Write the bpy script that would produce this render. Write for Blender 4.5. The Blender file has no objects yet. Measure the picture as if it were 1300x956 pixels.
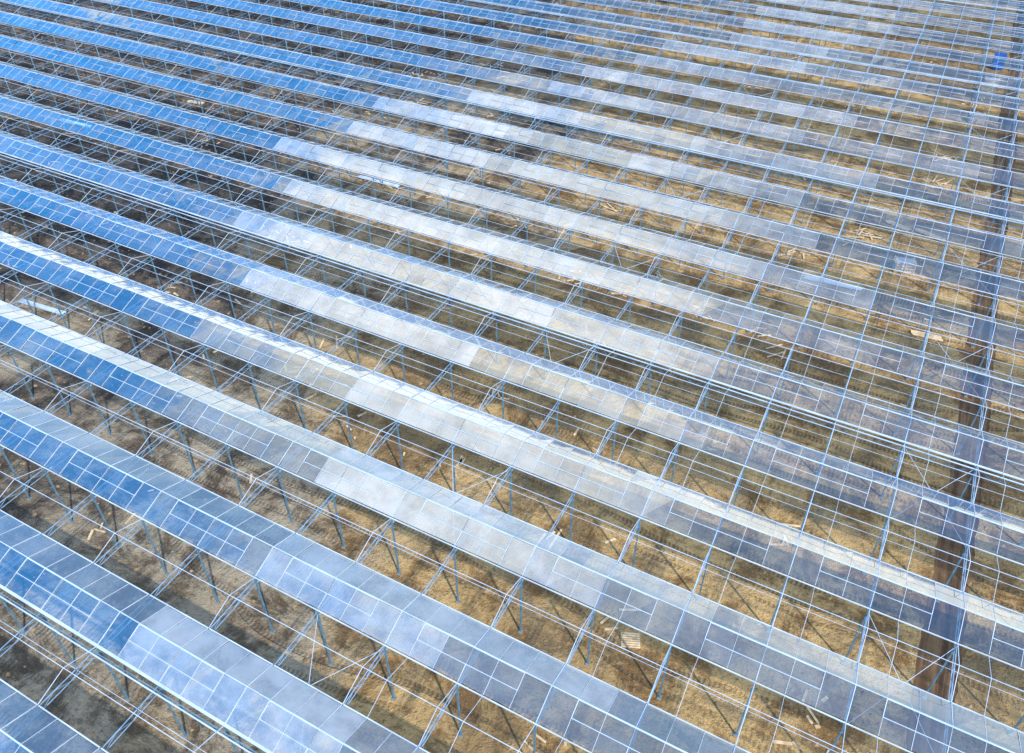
import bpy, math, random
import numpy as np
from mathutils import Vector
random.seed(7); rng=np.random.default_rng(7)
sc=bpy.context.scene
sc.view_settings.view_transform='Standard'
sc.view_settings.look='None'
sc.view_settings.exposure=0
COL=sc.collection

# ---------------------------------------------------------------- helpers
class MB:
    def __init__(s): s.v=[]; s.f=[]
    def beam(s,p,q,w,h=None,up=(0,0,1)):
        h=h or w
        p=Vector(p);q=Vector(q);d=(q-p)
        if d.length<1e-6: return
        d.normalize(); upv=Vector(up)
        if abs(d.dot(upv))>.98: upv=Vector((1,0,0))
        r=d.cross(upv).normalized(); u=r.cross(d).normalized()
        b=len(s.v)
        for c in (p,q):
            for (i,j) in ((-1,-1),(1,-1),(1,1),(-1,1)):
                s.v.append(tuple(c+r*(i*w/2)+u*(j*h/2)))
        for f in ((0,3,2,1),(4,5,6,7),(0,1,5,4),(1,2,6,5),(2,3,7,6),(3,0,4,7)):
            s.f.append(tuple(b+k for k in f))
    def box(s,c,d,rz=0):
        b=len(s.v); ca,sa=math.cos(rz),math.sin(rz)
        for z in (-1,1):
            for (i,j) in ((-1,-1),(1,-1),(1,1),(-1,1)):
                x=i*d[0]/2;y=j*d[1]/2
                s.v.append((c[0]+x*ca-y*sa,c[1]+x*sa+y*ca,c[2]+z*d[2]/2))
        for f in ((0,3,2,1),(4,5,6,7),(0,1,5,4),(1,2,6,5),(2,3,7,6),(3,0,4,7)):
            s.f.append(tuple(b+k for k in f))
    def quad(s,a,b_,c,d):
        b=len(s.v); s.v+= [tuple(a),tuple(b_),tuple(c),tuple(d)]; s.f.append((b,b+1,b+2,b+3))
    def mesh(s,name,mat):
        m=bpy.data.meshes.new(name); m.from_pydata(s.v,[],s.f); m.materials.append(mat); m.update(); return m
def ob(name,mesh,loc=(0,0,0),parent=None,**kw):
    o=bpy.data.objects.new(name,mesh); o.location=loc; COL.objects.link(o)
    if parent: o.parent=parent
    for k,v in kw.items(): o[k]=v
    return o
def merged(name,mb,offs,mat):
    V=np.array(mb.v,dtype=np.float32);F=np.array(mb.f,dtype=np.int32)
    n=len(offs);O=np.array(offs,dtype=np.float32)
    VV=(V[None]+O[:,None,:]).reshape(-1,3); FF=(F[None]+(np.arange(n)*len(V))[:,None,None]).reshape(-1,4)
    m=bpy.data.meshes.new(name); m.vertices.add(len(VV)); m.vertices.foreach_set('co',VV.ravel())
    m.loops.add(FF.size); m.loops.foreach_set('vertex_index',FF.ravel().astype(np.int32))
    m.polygons.add(len(FF)); m.polygons.foreach_set('loop_start',np.arange(len(FF),dtype=np.int32)*4)
    m.update(calc_edges=True); m.validate(); m.materials.append(mat); return m

# ---------------------------------------------------------------- materials
class NT:
    def __init__(s,nt): s.nt=nt; s.n=nt.nodes; s.l=nt.links
    def node(s,t,**k):
        n=s.n.new(t)
        for a,b in k.items(): setattr(n,a,b)
        return n
    def set(s,inp,v):
        if isinstance(v,bpy.types.NodeSocket): s.l.new(v,inp)
        else: inp.default_value=v
    def math(s,op,a,b=0.0,clamp=False):
        n=s.node('ShaderNodeMath',operation=op,use_clamp=clamp); s.set(n.inputs[0],a); s.set(n.inputs[1],b); return n.outputs[0]
    def mix(s,f,a,b):
        n=s.node('ShaderNodeMix',data_type='RGBA'); s.set(n.inputs[0],f); s.set(n.inputs[6],a); s.set(n.inputs[7],b); return n.outputs[2]
    def noise(s,vec,scale,detail=5,rough=.55,dist=0):
        n=s.node('ShaderNodeTexNoise'); s.set(n.inputs['Vector'],vec); n.inputs['Scale'].default_value=scale
        n.inputs['Detail'].default_value=detail; n.inputs['Roughness'].default_value=rough; n.inputs['Distortion'].default_value=dist
        return n.outputs['Fac']
    def sstep(s,v,a,b,c=0.,d=1.):
        n=s.node('ShaderNodeMapRange',interpolation_type='SMOOTHSTEP'); s.set(n.inputs[0],v)
        for i,x in enumerate((a,b,c,d)): n.inputs[i+1].default_value=x
        return n.outputs[0]
    def vmath(s,op,a,b):
        n=s.node('ShaderNodeVectorMath',operation=op); s.set(n.inputs[0],a); s.set(n.inputs[1],b); return n
def newmat(name):
    m=bpy.data.materials.new(name); m.use_nodes=True; t=NT(m.node_tree); return m,t,t.n['Principled BSDF']
def simple(name,col,rough=.6,metal=0.,var=.25,scale=3.):
    m,t,b=newmat(name)
    tc=t.node('ShaderNodeTexCoord').outputs['Object']
    nz=t.noise(tc,scale,2)
    d=tuple(c*(1-var) for c in col)+(1,); e=tuple(min(1,c*(1+var)) for c in col)+(1,)
    t.set(b.inputs['Base Color'],t.mix(t.sstep(nz,.3,.7),d,e))
    b.inputs['Roughness'].default_value=rough; b.inputs['Metallic'].default_value=metal
    return m
STEEL=simple('galvanised_steel',(.25,.40,.54),.5,.0,.2,1.5)
POSTM=simple('post_steel',(.13,.27,.38),.5,.0,.25,1.0)
ALU=simple('aluminium_bar',(.58,.70,.82),.45,.0,.12,.7)
GUT=simple('gutter_steel',(.58,.70,.82),.45,.0,.15,.5)
WOOD=simple('raw_timber',(.70,.53,.32),.8,0,.25,2.)
WOODG=simple('weathered_timber',(.42,.36,.28),.85,0,.3,2.)
CONC=simple('concrete',(.27,.24,.19),.9,0,.2,4.)
WHITE=simple('white_wrap',(.75,.77,.78),.5,0,.12,3.)
BLUEP=simple('blue_paint',(.01,.13,.55),.45,0,.2,2.)
DARK=simple('dark_rubber',(.03,.03,.033),.7,0,.2,2.)
WINM=simple('cabin_window_glass',(.05,.07,.09),.1,0,.2,1.)
SOILC=simple('soil_clod',(.33,.23,.125),.95,0,.4,1.)

def glassmat():
    m,t,b=newmat('greenhouse_glass')
    t.n.remove(b); out=t.n['Material Output']
    tc=t.node('ShaderNodeTexCoord').outputs['Object']
    at=t.node('ShaderNodeAttribute',attribute_name='film_sheen').outputs['Fac']
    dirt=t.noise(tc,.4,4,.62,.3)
    film_sheen=t.math('MULTIPLY',at,t.sstep(dirt,.32,.68,.65,1.25),True)  # pale pane film: mottled dirt plus painted-in cloud reflection
    fr=t.node('ShaderNodeFresnel'); fr.inputs[0].default_value=1.75
    g=t.math('ADD',t.math('MULTIPLY',fr.outputs[0],3.0),.0)
    g=t.math('MINIMUM',g,.62)
    tr=t.node('ShaderNodeBsdfTransparent'); tr.inputs[0].default_value=(.90,.95,1.,1)
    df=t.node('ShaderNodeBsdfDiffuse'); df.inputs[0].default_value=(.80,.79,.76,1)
    gl=t.node('ShaderNodeBsdfGlossy'); gl.inputs['Roughness'].default_value=.01; gl.inputs[0].default_value=(.87,.95,1,1)
    m1=t.node('ShaderNodeMixShader'); t.set(m1.inputs[0],film_sheen); t.l.new(tr.outputs[0],m1.inputs[1]); t.l.new(df.outputs[0],m1.inputs[2])
    m2=t.node('ShaderNodeMixShader'); t.set(m2.inputs[0],g); t.l.new(m1.outputs[0],m2.inputs[1]); t.l.new(gl.outputs[0],m2.inputs[2])
    t.l.new(m2.outputs[0],out.inputs[0]); return m
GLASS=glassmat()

def groundmat():
    m,t,b=newmat('bare_soil')
    tc=t.node('ShaderNodeTexCoord').outputs['Object']
    s=t.node('ShaderNodeSeparateXYZ'); t.set(s.inputs[0],tc); X,Y=s.outputs[0],s.outputs[1]
    big=t.noise(tc,.035,4,.6,.5); med=t.noise(tc,.25,7,.74,.4); fine=t.noise(tc,2.6,5,.78)
    wv=t.vmath('MULTIPLY',tc,(.35,1.,1)).outputs[0]; wand=t.noise(wv,.06,2,.5)
    q=t.math('FRACT',t.math('DIVIDE',t.math('ADD',Y,t.math('MULTIPLY',wand,26.)),2.3))
    q=t.math('ABSOLUTE',t.math('SUBTRACT',q,.5))
    line=t.sstep(q,.15,.10)
    sgn=t.math('MULTIPLY',q,12.)
    lug=t.sstep(t.math('SINE',t.math('ADD',t.math('MULTIPLY',X,19.),sgn)),-.3,.3)
    msk=t.sstep(t.math('ADD',t.noise(wv,.12,3,.6),t.math('MULTIPLY',t.math('SUBTRACT',fine,.5),.4)),.45,.57)
    trk=t.math('MULTIPLY',line,msk); lugs=t.math('MULTIPLY',trk,lug)
    tan=t.mix(t.sstep(med,.40,.55),(.28,.155,.05,1),(.70,.46,.19,1))
    # olive-grey subsoil patches
    pat=t.noise(tc,.09,5,.7,1.0)
    tan=t.mix(t.math('MULTIPLY',t.sstep(pat,.50,.60),.6),tan,(.30,.235,.135,1))
    tan=t.mix(t.math('MULTIPLY',t.sstep(pat,.46,.36),.45),tan,(.17,.10,.045,1))
    tan=t.mix(t.math('MULTIPLY',trk,.4),tan,(.26,.165,.08,1))
    tan=t.mix(t.math('MULTIPLY',lugs,.5),tan,(.10,.06,.03,1))
    tan=t.mix(t.math('MULTIPLY',t.sstep(big,.50,.38),.5),tan,(.16,.10,.05,1))
    grey=t.mix(t.sstep(med,.40,.58),(.14,.10,.062,1),(.50,.41,.28,1))
    grey=t.mix(t.math('MULTIPLY',lugs,.5),grey,(.08,.06,.045,1))
    dark=t.mix(t.sstep(med,.42,.64),(.035,.028,.024,1),(.26,.19,.13,1))
    kg=t.math('ADD',t.math('MULTIPLY',X,-.0125),t.math('MULTIPLY',t.math('SUBTRACT',big,.5),2.4))
    kn=t.math('ADD',kg,t.math('MULTIPLY',Y,-.004))
    c=t.mix(t.sstep(kn,.06,.56),tan,grey)
    kd=t.math('ADD',kg,t.math('MULTIPLY',Y,.001))
    c=t.mix(t.sstep(kd,.72,1.08),c,dark)
    c=t.mix(t.math('MULTIPLY',t.sstep(fine,.56,.66),.38),c,(.80,.63,.39,1))
    c=t.mix(t.math('MULTIPLY',t.sstep(fine,.45,.34),.75),c,(.085,.05,.025,1))
    t.set(b.inputs['Base Color'],c); b.inputs['Roughness'].default_value=.95
    h=t.math('ADD',t.math('MULTIPLY',trk,-.10),t.math('ADD',t.math('MULTIPLY',med,1.4),t.math('ADD',t.math('MULTIPLY',fine,.22),t.math('MULTIPLY',lugs,-.05))))
    bp=t.node('ShaderNodeBump'); bp.inputs['Strength'].default_value=1.; bp.inputs['Distance'].default_value=1.; t.set(bp.inputs['Height'],h)
    t.l.new(bp.outputs[0],b.inputs['Normal']); return m
def roadmat():
    m,t,b=newmat('compacted_dirt')
    tc=t.node('ShaderNodeTexCoord').outputs['Object']
    st=t.vmath('MULTIPLY',tc,(2.2,.12,1)).outputs[0]; r=t.noise(st,1.,4,.6,.4); f=t.noise(tc,1.6,5,.7)
    c=t.mix(t.sstep(r,.4,.62),(.085,.045,.02,1),(.19,.11,.05,1)); c=t.mix(t.math('MULTIPLY',t.sstep(f,.5,.7),.4),c,(.31,.19,.09,1))
    t.set(b.inputs['Base Color'],c); b.inputs['Roughness'].default_value=.85
    bp=t.node('ShaderNodeBump'); bp.inputs['Distance'].default_value=.12; t.set(bp.inputs['Height'],t.math('ADD',r,t.math('MULTIPLY',f,.4))); t.l.new(bp.outputs[0],b.inputs['Normal'])
    return m

# ---------------------------------------------------------------- ground
mb=MB(); mb.quad((-3000,-3000,0),(3000,-3000,0),(3000,3000,0),(-3000,3000,0))
ob('ground',mb.mesh('ground',groundmat()),kind='structure')
mb=MB(); ys=np.arange(-40,420,.6)
l=[10.7+.14*math.sin(y*.13)+random.uniform(-.11,.11) for y in ys]; r=[13.2+.14*math.sin(y*.11+1)+random.uniform(-.11,.11) for y in ys]
for i in range(len(ys)-1): mb.quad((l[i],ys[i],.006),(r[i],ys[i],.006),(r[i+1],ys[i+1],.006),(l[i+1],ys[i+1],.006))
ob('dirt_road',mb.mesh('dirt_road',roadmat()),kind='structure')

# ---------------------------------------------------------------- constants
ZG=6.3; RISE=.78; BAY=5.; PANE=BAY/3; X0=-180.; X1=35.; NB=int((X1-X0)/BAY)
XOFF=1.2
KS=list(range(-4,23))
def yfar(k): return 23.34+8*k
TH=math.radians(39.02); PH=math.radians(27.9); CAMZ=50.5
def vis(x,y,z,mx=60,my=60):
    R=x*math.cos(PH)+y*math.sin(PH); F=-x*math.sin(PH)+y*math.cos(PH); D=CAMZ-z
    dep=F*math.cos(TH)+D*math.sin(TH)
    if dep<=1: return False,0
    v=F*math.sin(TH)-D*math.cos(TH)
    u=R/dep*1028+650; w=433-v/dep*1028
    return (-mx<u<1300+mx and -my<w<956+my), math.sqrt(R*R+F*F+D*D)

# ---------------------------------------------------------------- glazed roofs
def vent_mesh():
    m=MB(); L=PANE*2; W=1.05; s=math.atan2(RISE,2.0)
    def P(x,d): return (x,-d*math.cos(s),-d*math.sin(s)+.05)
    for a,b in ((P(0,.04),P(L,.04)),(P(0,W),P(L,W)),(P(0,.04),P(0,W)),(P(L,.04),P(L,W))): m.beam(a,b,.035,.035)
    return m
VM=vent_mesh(); VMESH=VM.mesh('roof_vent_frame',ALU)
START={-4:20,-3:24,-2:28,-1:32,0:28,1:30,2:33,3:52,4:60,5:61,6:68,7:64,8:66,9:64,10:47,11:45,12:40,13:38}  # where the painted white cloud sheen begins in each row
for k in KS:
    yf=yfar(k); yn=yf-3.95; yr=(yf+yn)/2
    root=bpy.data.objects.new('greenhouse_roof',None); root.location=(0,0,0); COL.objects.link(root)
    wide=(k+1)%5==0
    root['label']='long glazed gable greenhouse roof with a heavy double gutter' if wide else 'long glazed gable greenhouse roof on galvanised steel frame'
    root['category']='greenhouse roof'; root['group']='parallel greenhouse roofs'
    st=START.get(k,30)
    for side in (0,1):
        g=MB(); film_sheen=[]; run=0; base=.05; tl=0
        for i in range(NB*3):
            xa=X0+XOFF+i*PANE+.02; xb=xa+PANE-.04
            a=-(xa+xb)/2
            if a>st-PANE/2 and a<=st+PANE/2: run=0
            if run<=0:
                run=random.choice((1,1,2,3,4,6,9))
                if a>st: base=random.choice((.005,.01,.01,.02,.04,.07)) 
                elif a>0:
                    base=random.choice((.24,.28,.32,.36,.18,.30))  # mirrored cloud partly painted in as a whiter diffuse film
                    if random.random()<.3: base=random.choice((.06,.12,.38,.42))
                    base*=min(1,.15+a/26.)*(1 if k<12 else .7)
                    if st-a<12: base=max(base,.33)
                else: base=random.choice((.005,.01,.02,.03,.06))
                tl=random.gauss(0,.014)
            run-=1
            film_sheen.append(max(0,base+random.uniform(-.03,.035)))
            j=lambda s: random.gauss(0,s)
            if side==0: pts=[(xa,yn+.08,ZG+.04+j(.011)+tl),(xb,yn+.08,ZG+.04+j(.011)+tl),(xb,yr-.03,ZG+RISE+j(.006)),(xa,yr-.03,ZG+RISE+j(.006))]
            else: pts=[(xa,yr+.03,ZG+RISE+j(.006)),(xb,yr+.03,ZG+RISE+j(.006)),(xb,yf-.08,ZG+.04+j(.011)+tl),(xa,yf-.08,ZG+.04+j(.011)+tl)]
            g.quad(*pts)
        if side==1: film_sheen=[f+.07 for f in film_sheen]  # far slopes painted paler, imitating their bright sky reflection
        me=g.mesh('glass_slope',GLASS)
        me.attributes.new('film_sheen','FLOAT','FACE').data.foreach_set('value',np.array(film_sheen,dtype=np.float32))
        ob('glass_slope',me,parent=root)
    b=MB()
    for i in range(NB*3+1):
        x=X0+XOFF+i*PANE; w=.022 if i%3 else .035
        b.beam((x,yn+.05,ZG+.07),(x,yr,ZG+RISE+.035),w,.03); b.beam((x,yr,ZG+RISE+.035),(x,yf-.05,ZG+.07),w,.03)
    ob('glazing_bars',b.mesh('glazing_bars',ALU),parent=root,kind='stuff')
    b=MB(); b.beam((X0,yr,ZG+RISE+.05),(X1,yr,ZG+RISE+.05),.05,.045); ob('ridge_bar',b.mesh('ridge_bar',ALU),parent=root)
    for y,hv in ((yn,wide),(yf,False)):
        b=MB(); w=.17 if hv else .07
        b.beam((X0,y,ZG-.03),(X1,y,ZG-.03),w,.06)
        if hv:
            b.beam((X0,y-.5,ZG-.02),(X1,y-.5,ZG-.02),.07,.07)
        ob('gutter',b.mesh('gutter',GUT),parent=root)
    if wide:
        b=MB(); n=int((X1-X0)/1.25)
        b.beam((X0,yn-.3,ZG-.2),(X1,yn-.3,ZG-.2),.055); b.beam((X0,yn-.3,ZG-.75),(X1,yn-.3,ZG-.75),.055)
        for i in range(n):
            x=X0+i*1.25; a,c=(ZG-.2,ZG-.75) if i%2 else (ZG-.75,ZG-.2)
            b.beam((x,yn-.3,a),(x+1.25,yn-.3,c),.035)
        ob('lattice_beam',b.mesh('lattice_beam',POSTM),parent=root)
    offs=[]
    for i in range(NB):
        ph=(i+k)%2
        x=X0+XOFF+i*BAY+(0 if ph else PANE)
        offs.append((x,yr,ZG+RISE))
    near=[o for o in offs if vis(*o,20,20)[0]] if k<=5 else []
    near=near[-99:]; far=[o for o in offs if o not in near]
    for o in near: ob('roof_vent',VMESH,loc=o,parent=root)
    if far: ob('roof_vents',merged('roof_vents',VM,far,ALU),parent=root,kind='stuff')

# ---------------------------------------------------------------- open gables between
for k in KS[:-1]:
    y0=yfar(k); y1=y0+4; ym=y0+2
    root=bpy.data.objects.new('open_roof_frame',None); COL.objects.link(root)
    root['label']='unglazed gable frame of thin aluminium bars between glazed roofs'; root['category']='roof frame'; root['group']='open roof frames'
    b=MB(); b.beam((X0,ym,ZG+RISE),(X1,ym,ZG+RISE),.034,.034); ob('ridge_bar',b.mesh('open_ridge_bar',ALU),parent=root)
    b=MB()
    for i in range(NB*3+1):
        x=X0+XOFF+i*PANE
        lim=-12+8*math.sin(k*1.7)
        if i%3==0: w=.034
        elif x>lim and i%3==1: w=.022
        else: continue
        if x<=lim and (i//3)%2==(k%2): continue
        b.beam((x,y0,ZG+.03),(x,ym,ZG+RISE),w,.03); b.beam((x,ym,ZG+RISE),(x,y1,ZG+.03),w,.03)
    ob('rafters',b.mesh('rafters',ALU),parent=root,kind='stuff')
    if k<12:
        b=MB(); b.beam((X0,y0+2.6,ZG-.70),(X1,y0+2.6,ZG-.70),.024)
        ob('crop_rail',b.mesh('crop_rail',ALU),parent=root)

# ---------------------------------------------------------------- trusses & posts
T=MB(); zt,zb=-.14,-.62
T.beam((0,0,zt),(0,8,zt),.05,.045); T.beam((0,0,zb),(0,8,zb),.042,.04)
n=8
for i in range(n):
    ya=i*1.0; yb=ya+1.0
    a,c=(zb,zt) if i%2==0 else (zt,zb)
    T.beam((0,ya,a),(0,yb,c),.023)
T.beam((0,4,zt),(0,4,0),.07)
TM=T.mesh('lattice_truss',STEEL)
P=MB(); P.beam((0,0,.10),(0,0,ZG-.07),.10); P.box((0,0,ZG-.95),(.16,.16,.04)); P.box((0,0,.10),(.2,.2,.03))
PM=P.mesh('steel_post',POSTM)
Fm=MB(); Fm.box((0,0,.04),(.3,.3,.09),.1); FM=Fm.mesh('concrete_footing',CONC)
tr=[];po=[]
for k in KS:
    for i in range(NB+1):
        x=X0+XOFF+i*BAY; y=yfar(k)-4
        v,d=vis(x,y+4,ZG-.5,70,50)
        if v or vis(x,y,ZG,70,50)[0]: tr.append((d,(x,y,ZG)))
        v,d=vis(x,y,3,60,80)
        if v: po.append((d,(x,y,0)))
tr.sort();po.sort()
for d,o in tr[:300]:
    ob('lattice_truss',TM,loc=o,label='galvanised steel lattice truss spanning between posts',category='truss',group='roof trusses')
for d,o in po[:300]:
    p=ob('steel_post',PM,loc=o,label='slim galvanised steel post on bare soil',category='post',group='greenhouse posts')
    ob('concrete_footing',FM,parent=p)
if len(tr)>300:
    ob('lattice_trusses',merged('lattice_trusses',T,[o for d,o in tr[300:]],STEEL),kind='stuff',label='many distant galvanised steel lattice trusses under the roofs',category='truss',group='roof trusses')
if len(po)>300:
    ob('steel_posts',merged('steel_posts',P,[o for d,o in po[300:]],POSTM),kind='stuff',label='many distant slim steel posts on bare soil',category='post',group='greenhouse posts')

for k in range(-1,20,2):
    y=yfar(k)-4
    for xb in (X0+XOFF+31*BAY,X0+XOFF+37*BAY):
        if not vis(xb,y,ZG,30,30)[0]: continue
        b=MB(); b.beam((0,0,0),(BAY,8,0),.028); b.beam((BAY,0,-.06),(0,8,-.06),.028)
        ob('cross_brace',b.mesh('cross_brace',ALU),loc=(xb,y,ZG-.28),label='pair of thin crossed steel bracing rods',category='brace',group='roof cross braces')

# ---------------------------------------------------------------- site materials
def timber(x,y,rz,n=5,L=4.,loose=False,mat=WOOD):
    L*=.7
    root=bpy.data.objects.new('timber_stack',None); root.location=(x,y,0); root.rotation_euler=(0,0,rz); COL.objects.link(root)
    root['label']='loose pale timber boards lying on the soil' if loose else 'small stack of pale timber boards on bearers'; root['category']='timber'; root['group']='timber on the ground'
    for i in range(n):
        b=MB()
        if loose: b.box((random.uniform(-1.2,1.2),random.uniform(-1,1),.05+.045*i),(L*random.uniform(.4,1),.17,.04),random.uniform(-1.4,1.4))
        else: b.box((random.uniform(-.15,.15),(i%3-1)*.27,.13+.06*(i//3)),(L,.22,.05),random.uniform(-.03,.03))
        ob('board',b.mesh('board',mat),parent=root)
    if not loose:
        for s in (-1,1):
            b=MB(); b.box((s*L*.3,0,.05),(.1,.9,.09)); ob('bearer',b.mesh('bearer',WOODG),parent=root)
def pallet(x,y,rz):
    root=bpy.data.objects.new('wooden_pallet',None); root.location=(x,y,0); root.rotation_euler=(0,0,rz); COL.objects.link(root)
    root['label']='empty raw wooden pallet on the soil'; root['category']='pallet'; root['group']='pallets'
    b=MB()
    for i in range(7): b.box((0,-.5+i*.167,.135),(1.3,.12,.022))
    ob('deck_boards',b.mesh('deck_boards',WOOD),parent=root)
    b=MB()
    for i in (-1,0,1):
        for j in (-1,0,1): b.box((i*.56,j*.45,.065),(.12,.1,.11))
    ob('blocks',b.mesh('blocks',WOODG),parent=root)
def crate(x,y,rz,w=2.2,d=1.2,h=1.4):
    root=bpy.data.objects.new('glass_crate',None); root.location=(x,y,0); root.rotation_euler=(0,0,rz); COL.objects.link(root)
    root['label']='open slatted timber crate packed with glass panes'; root['category']='crate'; root['group']='glass crates'
    b=MB()
    for s in (-1,1):
        for i in range(4): b.box((0,s*d/2,.2+i*h/4),(w,.03,.14))
        for t_ in (-1,0,1): b.box((t_*w*.45,s*(d/2+.05),h/2),(.09,.06,h))
    for s in (-1,1): b.box((s*w/2,0,h*.8),(.08,d-.1,.1))
    b.box((0,0,.09),(w-.1,d-.1,.06)); ob('crate_frame',b.mesh('crate_frame',WOOD),parent=root)
    b=MB()
    for i in range(9): b.box((0,-d*.36+i*d*.09,.12+h*.43),(w*.92,.03,h*.8))
    ob('glass_panes',b.mesh('glass_panes',WHITE),parent=root)
def pipes(x,y,rz,L=6.):
    root=bpy.data.objects.new('pipe_bundle',None); root.location=(x,y,0); root.rotation_euler=(0,0,rz); COL.objects.link(root)
    root['label']='bundle of pale galvanised tubes lying on the ground'; root['category']='pipes'; root['group']='pipe bundles'
    import bmesh
    bm=bmesh.new(); from mathutils import Matrix
    for i in range(9):
        r=bmesh.ops.create_cone(bm,segments=8,radius1=.06,radius2=.06,depth=L,cap_ends=True)
        M=Matrix.Translation((random.uniform(-.2,.2),(i%5-2)*.13,.16+.12*(i//5)))@Matrix.Rotation(math.pi/2,4,'Y')
        bmesh.ops.transform(bm,matrix=M,verts=r['verts'])
    me=bpy.data.meshes.new('tubes'); bm.to_mesh(me); me.materials.append(GUT); ob('tubes',me,parent=root)
    for s in (-1,1):
        b=MB(); b.box((s*L*.3,0,.05),(.1,.9,.09)); ob('bearer',b.mesh('bearer',WOODG),parent=root)
def cabin(x,y,rz):
    root=bpy.data.objects.new('site_cabin',None); root.location=(x,y,0); root.rotation_euler=(0,0,rz); COL.objects.link(root)
    root['label']='small bright blue site cabin beside dirt track'; root['category']='cabin'
    b=MB(); b.box((0,0,1.1),(1.7,2.2,2.0))
    for i in range(7): b.box((.865,-.9+i*.3,1.1),(.03,.1,1.9)); b.box((-.865,-.9+i*.3,1.1),(.03,.1,1.9))
    ob('wall',b.mesh('cabin_wall',BLUEP),parent=root)
    b=MB(); b.box((0,0,2.17),(1.85,2.35,.12)); ob('roof',b.mesh('cabin_roof',BLUEP),parent=root)
    b=MB(); b.box((-.35,-1.13,1.05),(.65,.04,1.75)); ob('door',b.mesh('cabin_door',BLUEP),parent=root)
    b=MB(); b.box((.42,-1.13,1.45),(.5,.04,.5)); ob('window',b.mesh('cabin_window',WINM),parent=root)
    b=MB(); b.box((0,-.8,.05),(1.5,.2,.1)); b.box((0,.8,.05),(1.5,.2,.1)); ob('skid',b.mesh('cabin_skid',DARK),parent=root)
pallet(-6.9,30.2,.4)
for a in ((-16,35.4,.9,3,3.5,True),(-1.4,92,.2,7,4,True),(5.2,95.5,-.3,8,5,False),(0,43.8,1.,4,2.5,True),(-2.6,90,.5,8,4,True),
          (1.5,96,-.4,6,4,False),(-52,96.6,.3,6,5,False),(-20,72,.5,4,3,True),(-30,84,.2,5,4,True),(-12,104,.1,5,4,True),(4,118,.4,6,4,True),
          (-60,60,.3,4,4,True),(-45,47,1.2,3,3,True),(-100,84,.2,6,4,False),(7.,75,.1,6,4,False),(-22,120,.8,5,4,True),(-5,66,.5,3,3,True),(-70,100,.4,5,4,True),
          (-9,31.6,1.2,3,2.5,True),(5,110,.2,7,4,True),(-8,84,1.,5,3,True),(2,135,.3,7,4,True)):
    timber(a[0],a[1],a[2],a[3],a[4],a[5])
for a in ((3.3,86.4,.3),(8.2,146,.1),(8.6,149,.1),(7.5,133,.2)): crate(*a)
for a in ((-60,76,.02),(-3,80,.1),(-75,37,.1),(-110,70,.05)): pipes(*a)
cabin(9.0,158.6,.05)
b=MB()
for i in range(7500):
    x=random.uniform(-150,22); y=random.uniform(5,170)
    if not vis(x,y,0,10,10)[0] or 10.4<x<13.6: continue
    s=random.uniform(.06,.26)
    base=len(b.v)
    vs=[(s,0,0),(0,s*.8,0),(-s*.9,0,0),(0,-s,0),(0,0,s*.7)]
    an=random.random()*6
    for vx,vy,vz in vs:
        q=random.uniform(.7,1.3); b.v.append((x+(vx*math.cos(an)-vy*math.sin(an))*q,y+(vx*math.sin(an)+vy*math.cos(an))*q,vz*q-.01))
    for f in ((0,1,4),(1,2,4),(2,3,4),(3,0,4)): b.f.append(tuple(base+q for q in f))
ob('soil_clods',b.mesh('soil_clods',SOILC),kind='stuff',label='scattered clods of soil and small stones on ground',category='clods')
b=MB()
for i in range(160):
    cx=random.uniform(-120,9); cy=random.uniform(20,165)
    if not vis(cx,cy,0,10,10)[0]: continue
    for j in range(random.choice((1,2,4,7))):
        b.box((cx+random.gauss(0,.8),cy+random.gauss(0,.8),.05),(random.uniform(.25,1.2),random.uniform(.1,.22),.06),random.uniform(0,3.1))
ob('timber_offcuts',b.mesh('timber_offcuts',WOOD),kind='stuff',label='many pale timber offcuts littering the soil',category='offcuts')

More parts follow.
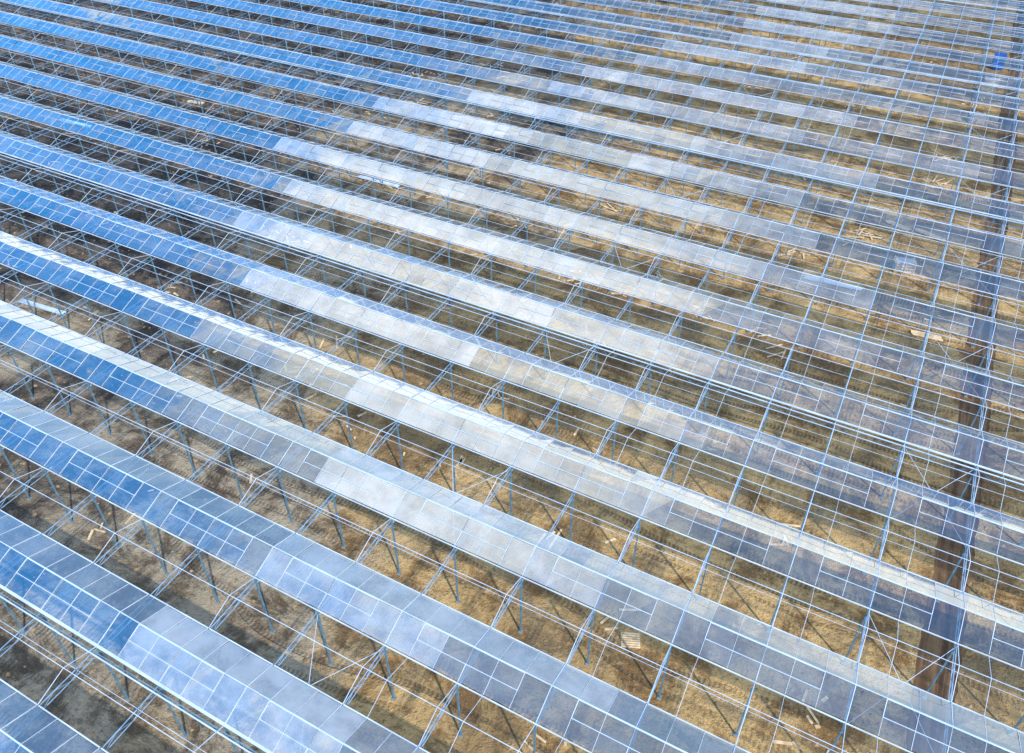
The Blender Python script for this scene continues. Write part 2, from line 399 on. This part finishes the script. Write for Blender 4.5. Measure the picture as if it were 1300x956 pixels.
# ---------------------------------------------------------------- world
EL=math.radians(50)
w=bpy.data.worlds.new('World'); sc.world=w; w.use_nodes=True; t=NT(w.node_tree)
bg=t.n['Background']
sky=t.node('ShaderNodeTexSky',sky_type='NISHITA'); sky.sun_disc=False; sky.sun_elevation=EL
sky.dust_density=.3; sky.ozone_density=1.8; sky.air_density=1.2
sundir=Vector((.75,-.55,0)).normalized()
sky.sun_rotation=math.atan2(sundir.x,sundir.y)
hs=t.node('ShaderNodeHueSaturation'); hs.inputs['Saturation'].default_value=1.2; hs.inputs['Value'].default_value=1.25
t.set(hs.inputs['Color'],sky.outputs[0])
gen=t.node('ShaderNodeTexCoord').outputs['Generated']
s3=t.node('ShaderNodeSeparateXYZ'); t.set(s3.inputs[0],gen)
nz=t.noise(gen,2.6,5,.62,.6)
nz2=t.noise(gen,11.,4,.62,.3)
nn=t.math('ADD',t.math('MULTIPLY',t.math('SUBTRACT',nz,.5),1.5),t.math('MULTIPLY',t.math('SUBTRACT',nz2,.5),.6))
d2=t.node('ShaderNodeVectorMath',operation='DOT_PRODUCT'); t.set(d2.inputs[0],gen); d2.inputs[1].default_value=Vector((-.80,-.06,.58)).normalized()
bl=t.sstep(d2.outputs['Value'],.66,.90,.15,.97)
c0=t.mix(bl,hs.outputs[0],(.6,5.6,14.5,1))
d=t.node('ShaderNodeVectorMath',operation='DOT_PRODUCT'); t.set(d.inputs[0],gen); d.inputs[1].default_value=Vector((-.39,.04,.92)).normalized()
m1=t.sstep(t.math('ADD',d.outputs['Value'],t.math('MULTIPLY',nn,.10)),.925,.98)
hz=t.sstep(t.math('ADD',s3.outputs[2],t.math('MULTIPLY',nn,.12)),.28,.06)
mk=t.math('MAXIMUM',t.math('MULTIPLY',m1,.95),t.math('MULTIPLY',hz,.9))
nz3=t.noise(gen,6.5,5,.66,.8)
scat=t.math('MULTIPLY',t.sstep(nz3,.59,.70),.6)
mk=t.math('MAXIMUM',mk,scat)
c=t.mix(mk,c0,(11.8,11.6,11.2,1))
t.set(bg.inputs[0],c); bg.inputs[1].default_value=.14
L=bpy.data.lights.new('sun','SUN'); L.energy=4.0; L.angle=math.radians(1.5); L.color=(1,.93,.82)
lo=bpy.data.objects.new('sun',L); COL.objects.link(lo)
to=Vector((sundir.x*math.cos(EL),sundir.y*math.cos(EL),math.sin(EL)))
lo.rotation_euler=to.to_track_quat('Z','Y').to_euler()
# ---------------------------------------------------------------- camera
cam=bpy.data.cameras.new('camera'); co=bpy.data.objects.new('camera',cam); COL.objects.link(co)
cam.lens=28.47; cam.sensor_width=36; cam.shift_y=-.0346; cam.clip_end=6000; cam.clip_start=.5
co.location=(0,0,CAMZ); co.rotation_euler=(math.pi/2-TH,0,PH); sc.camera=co
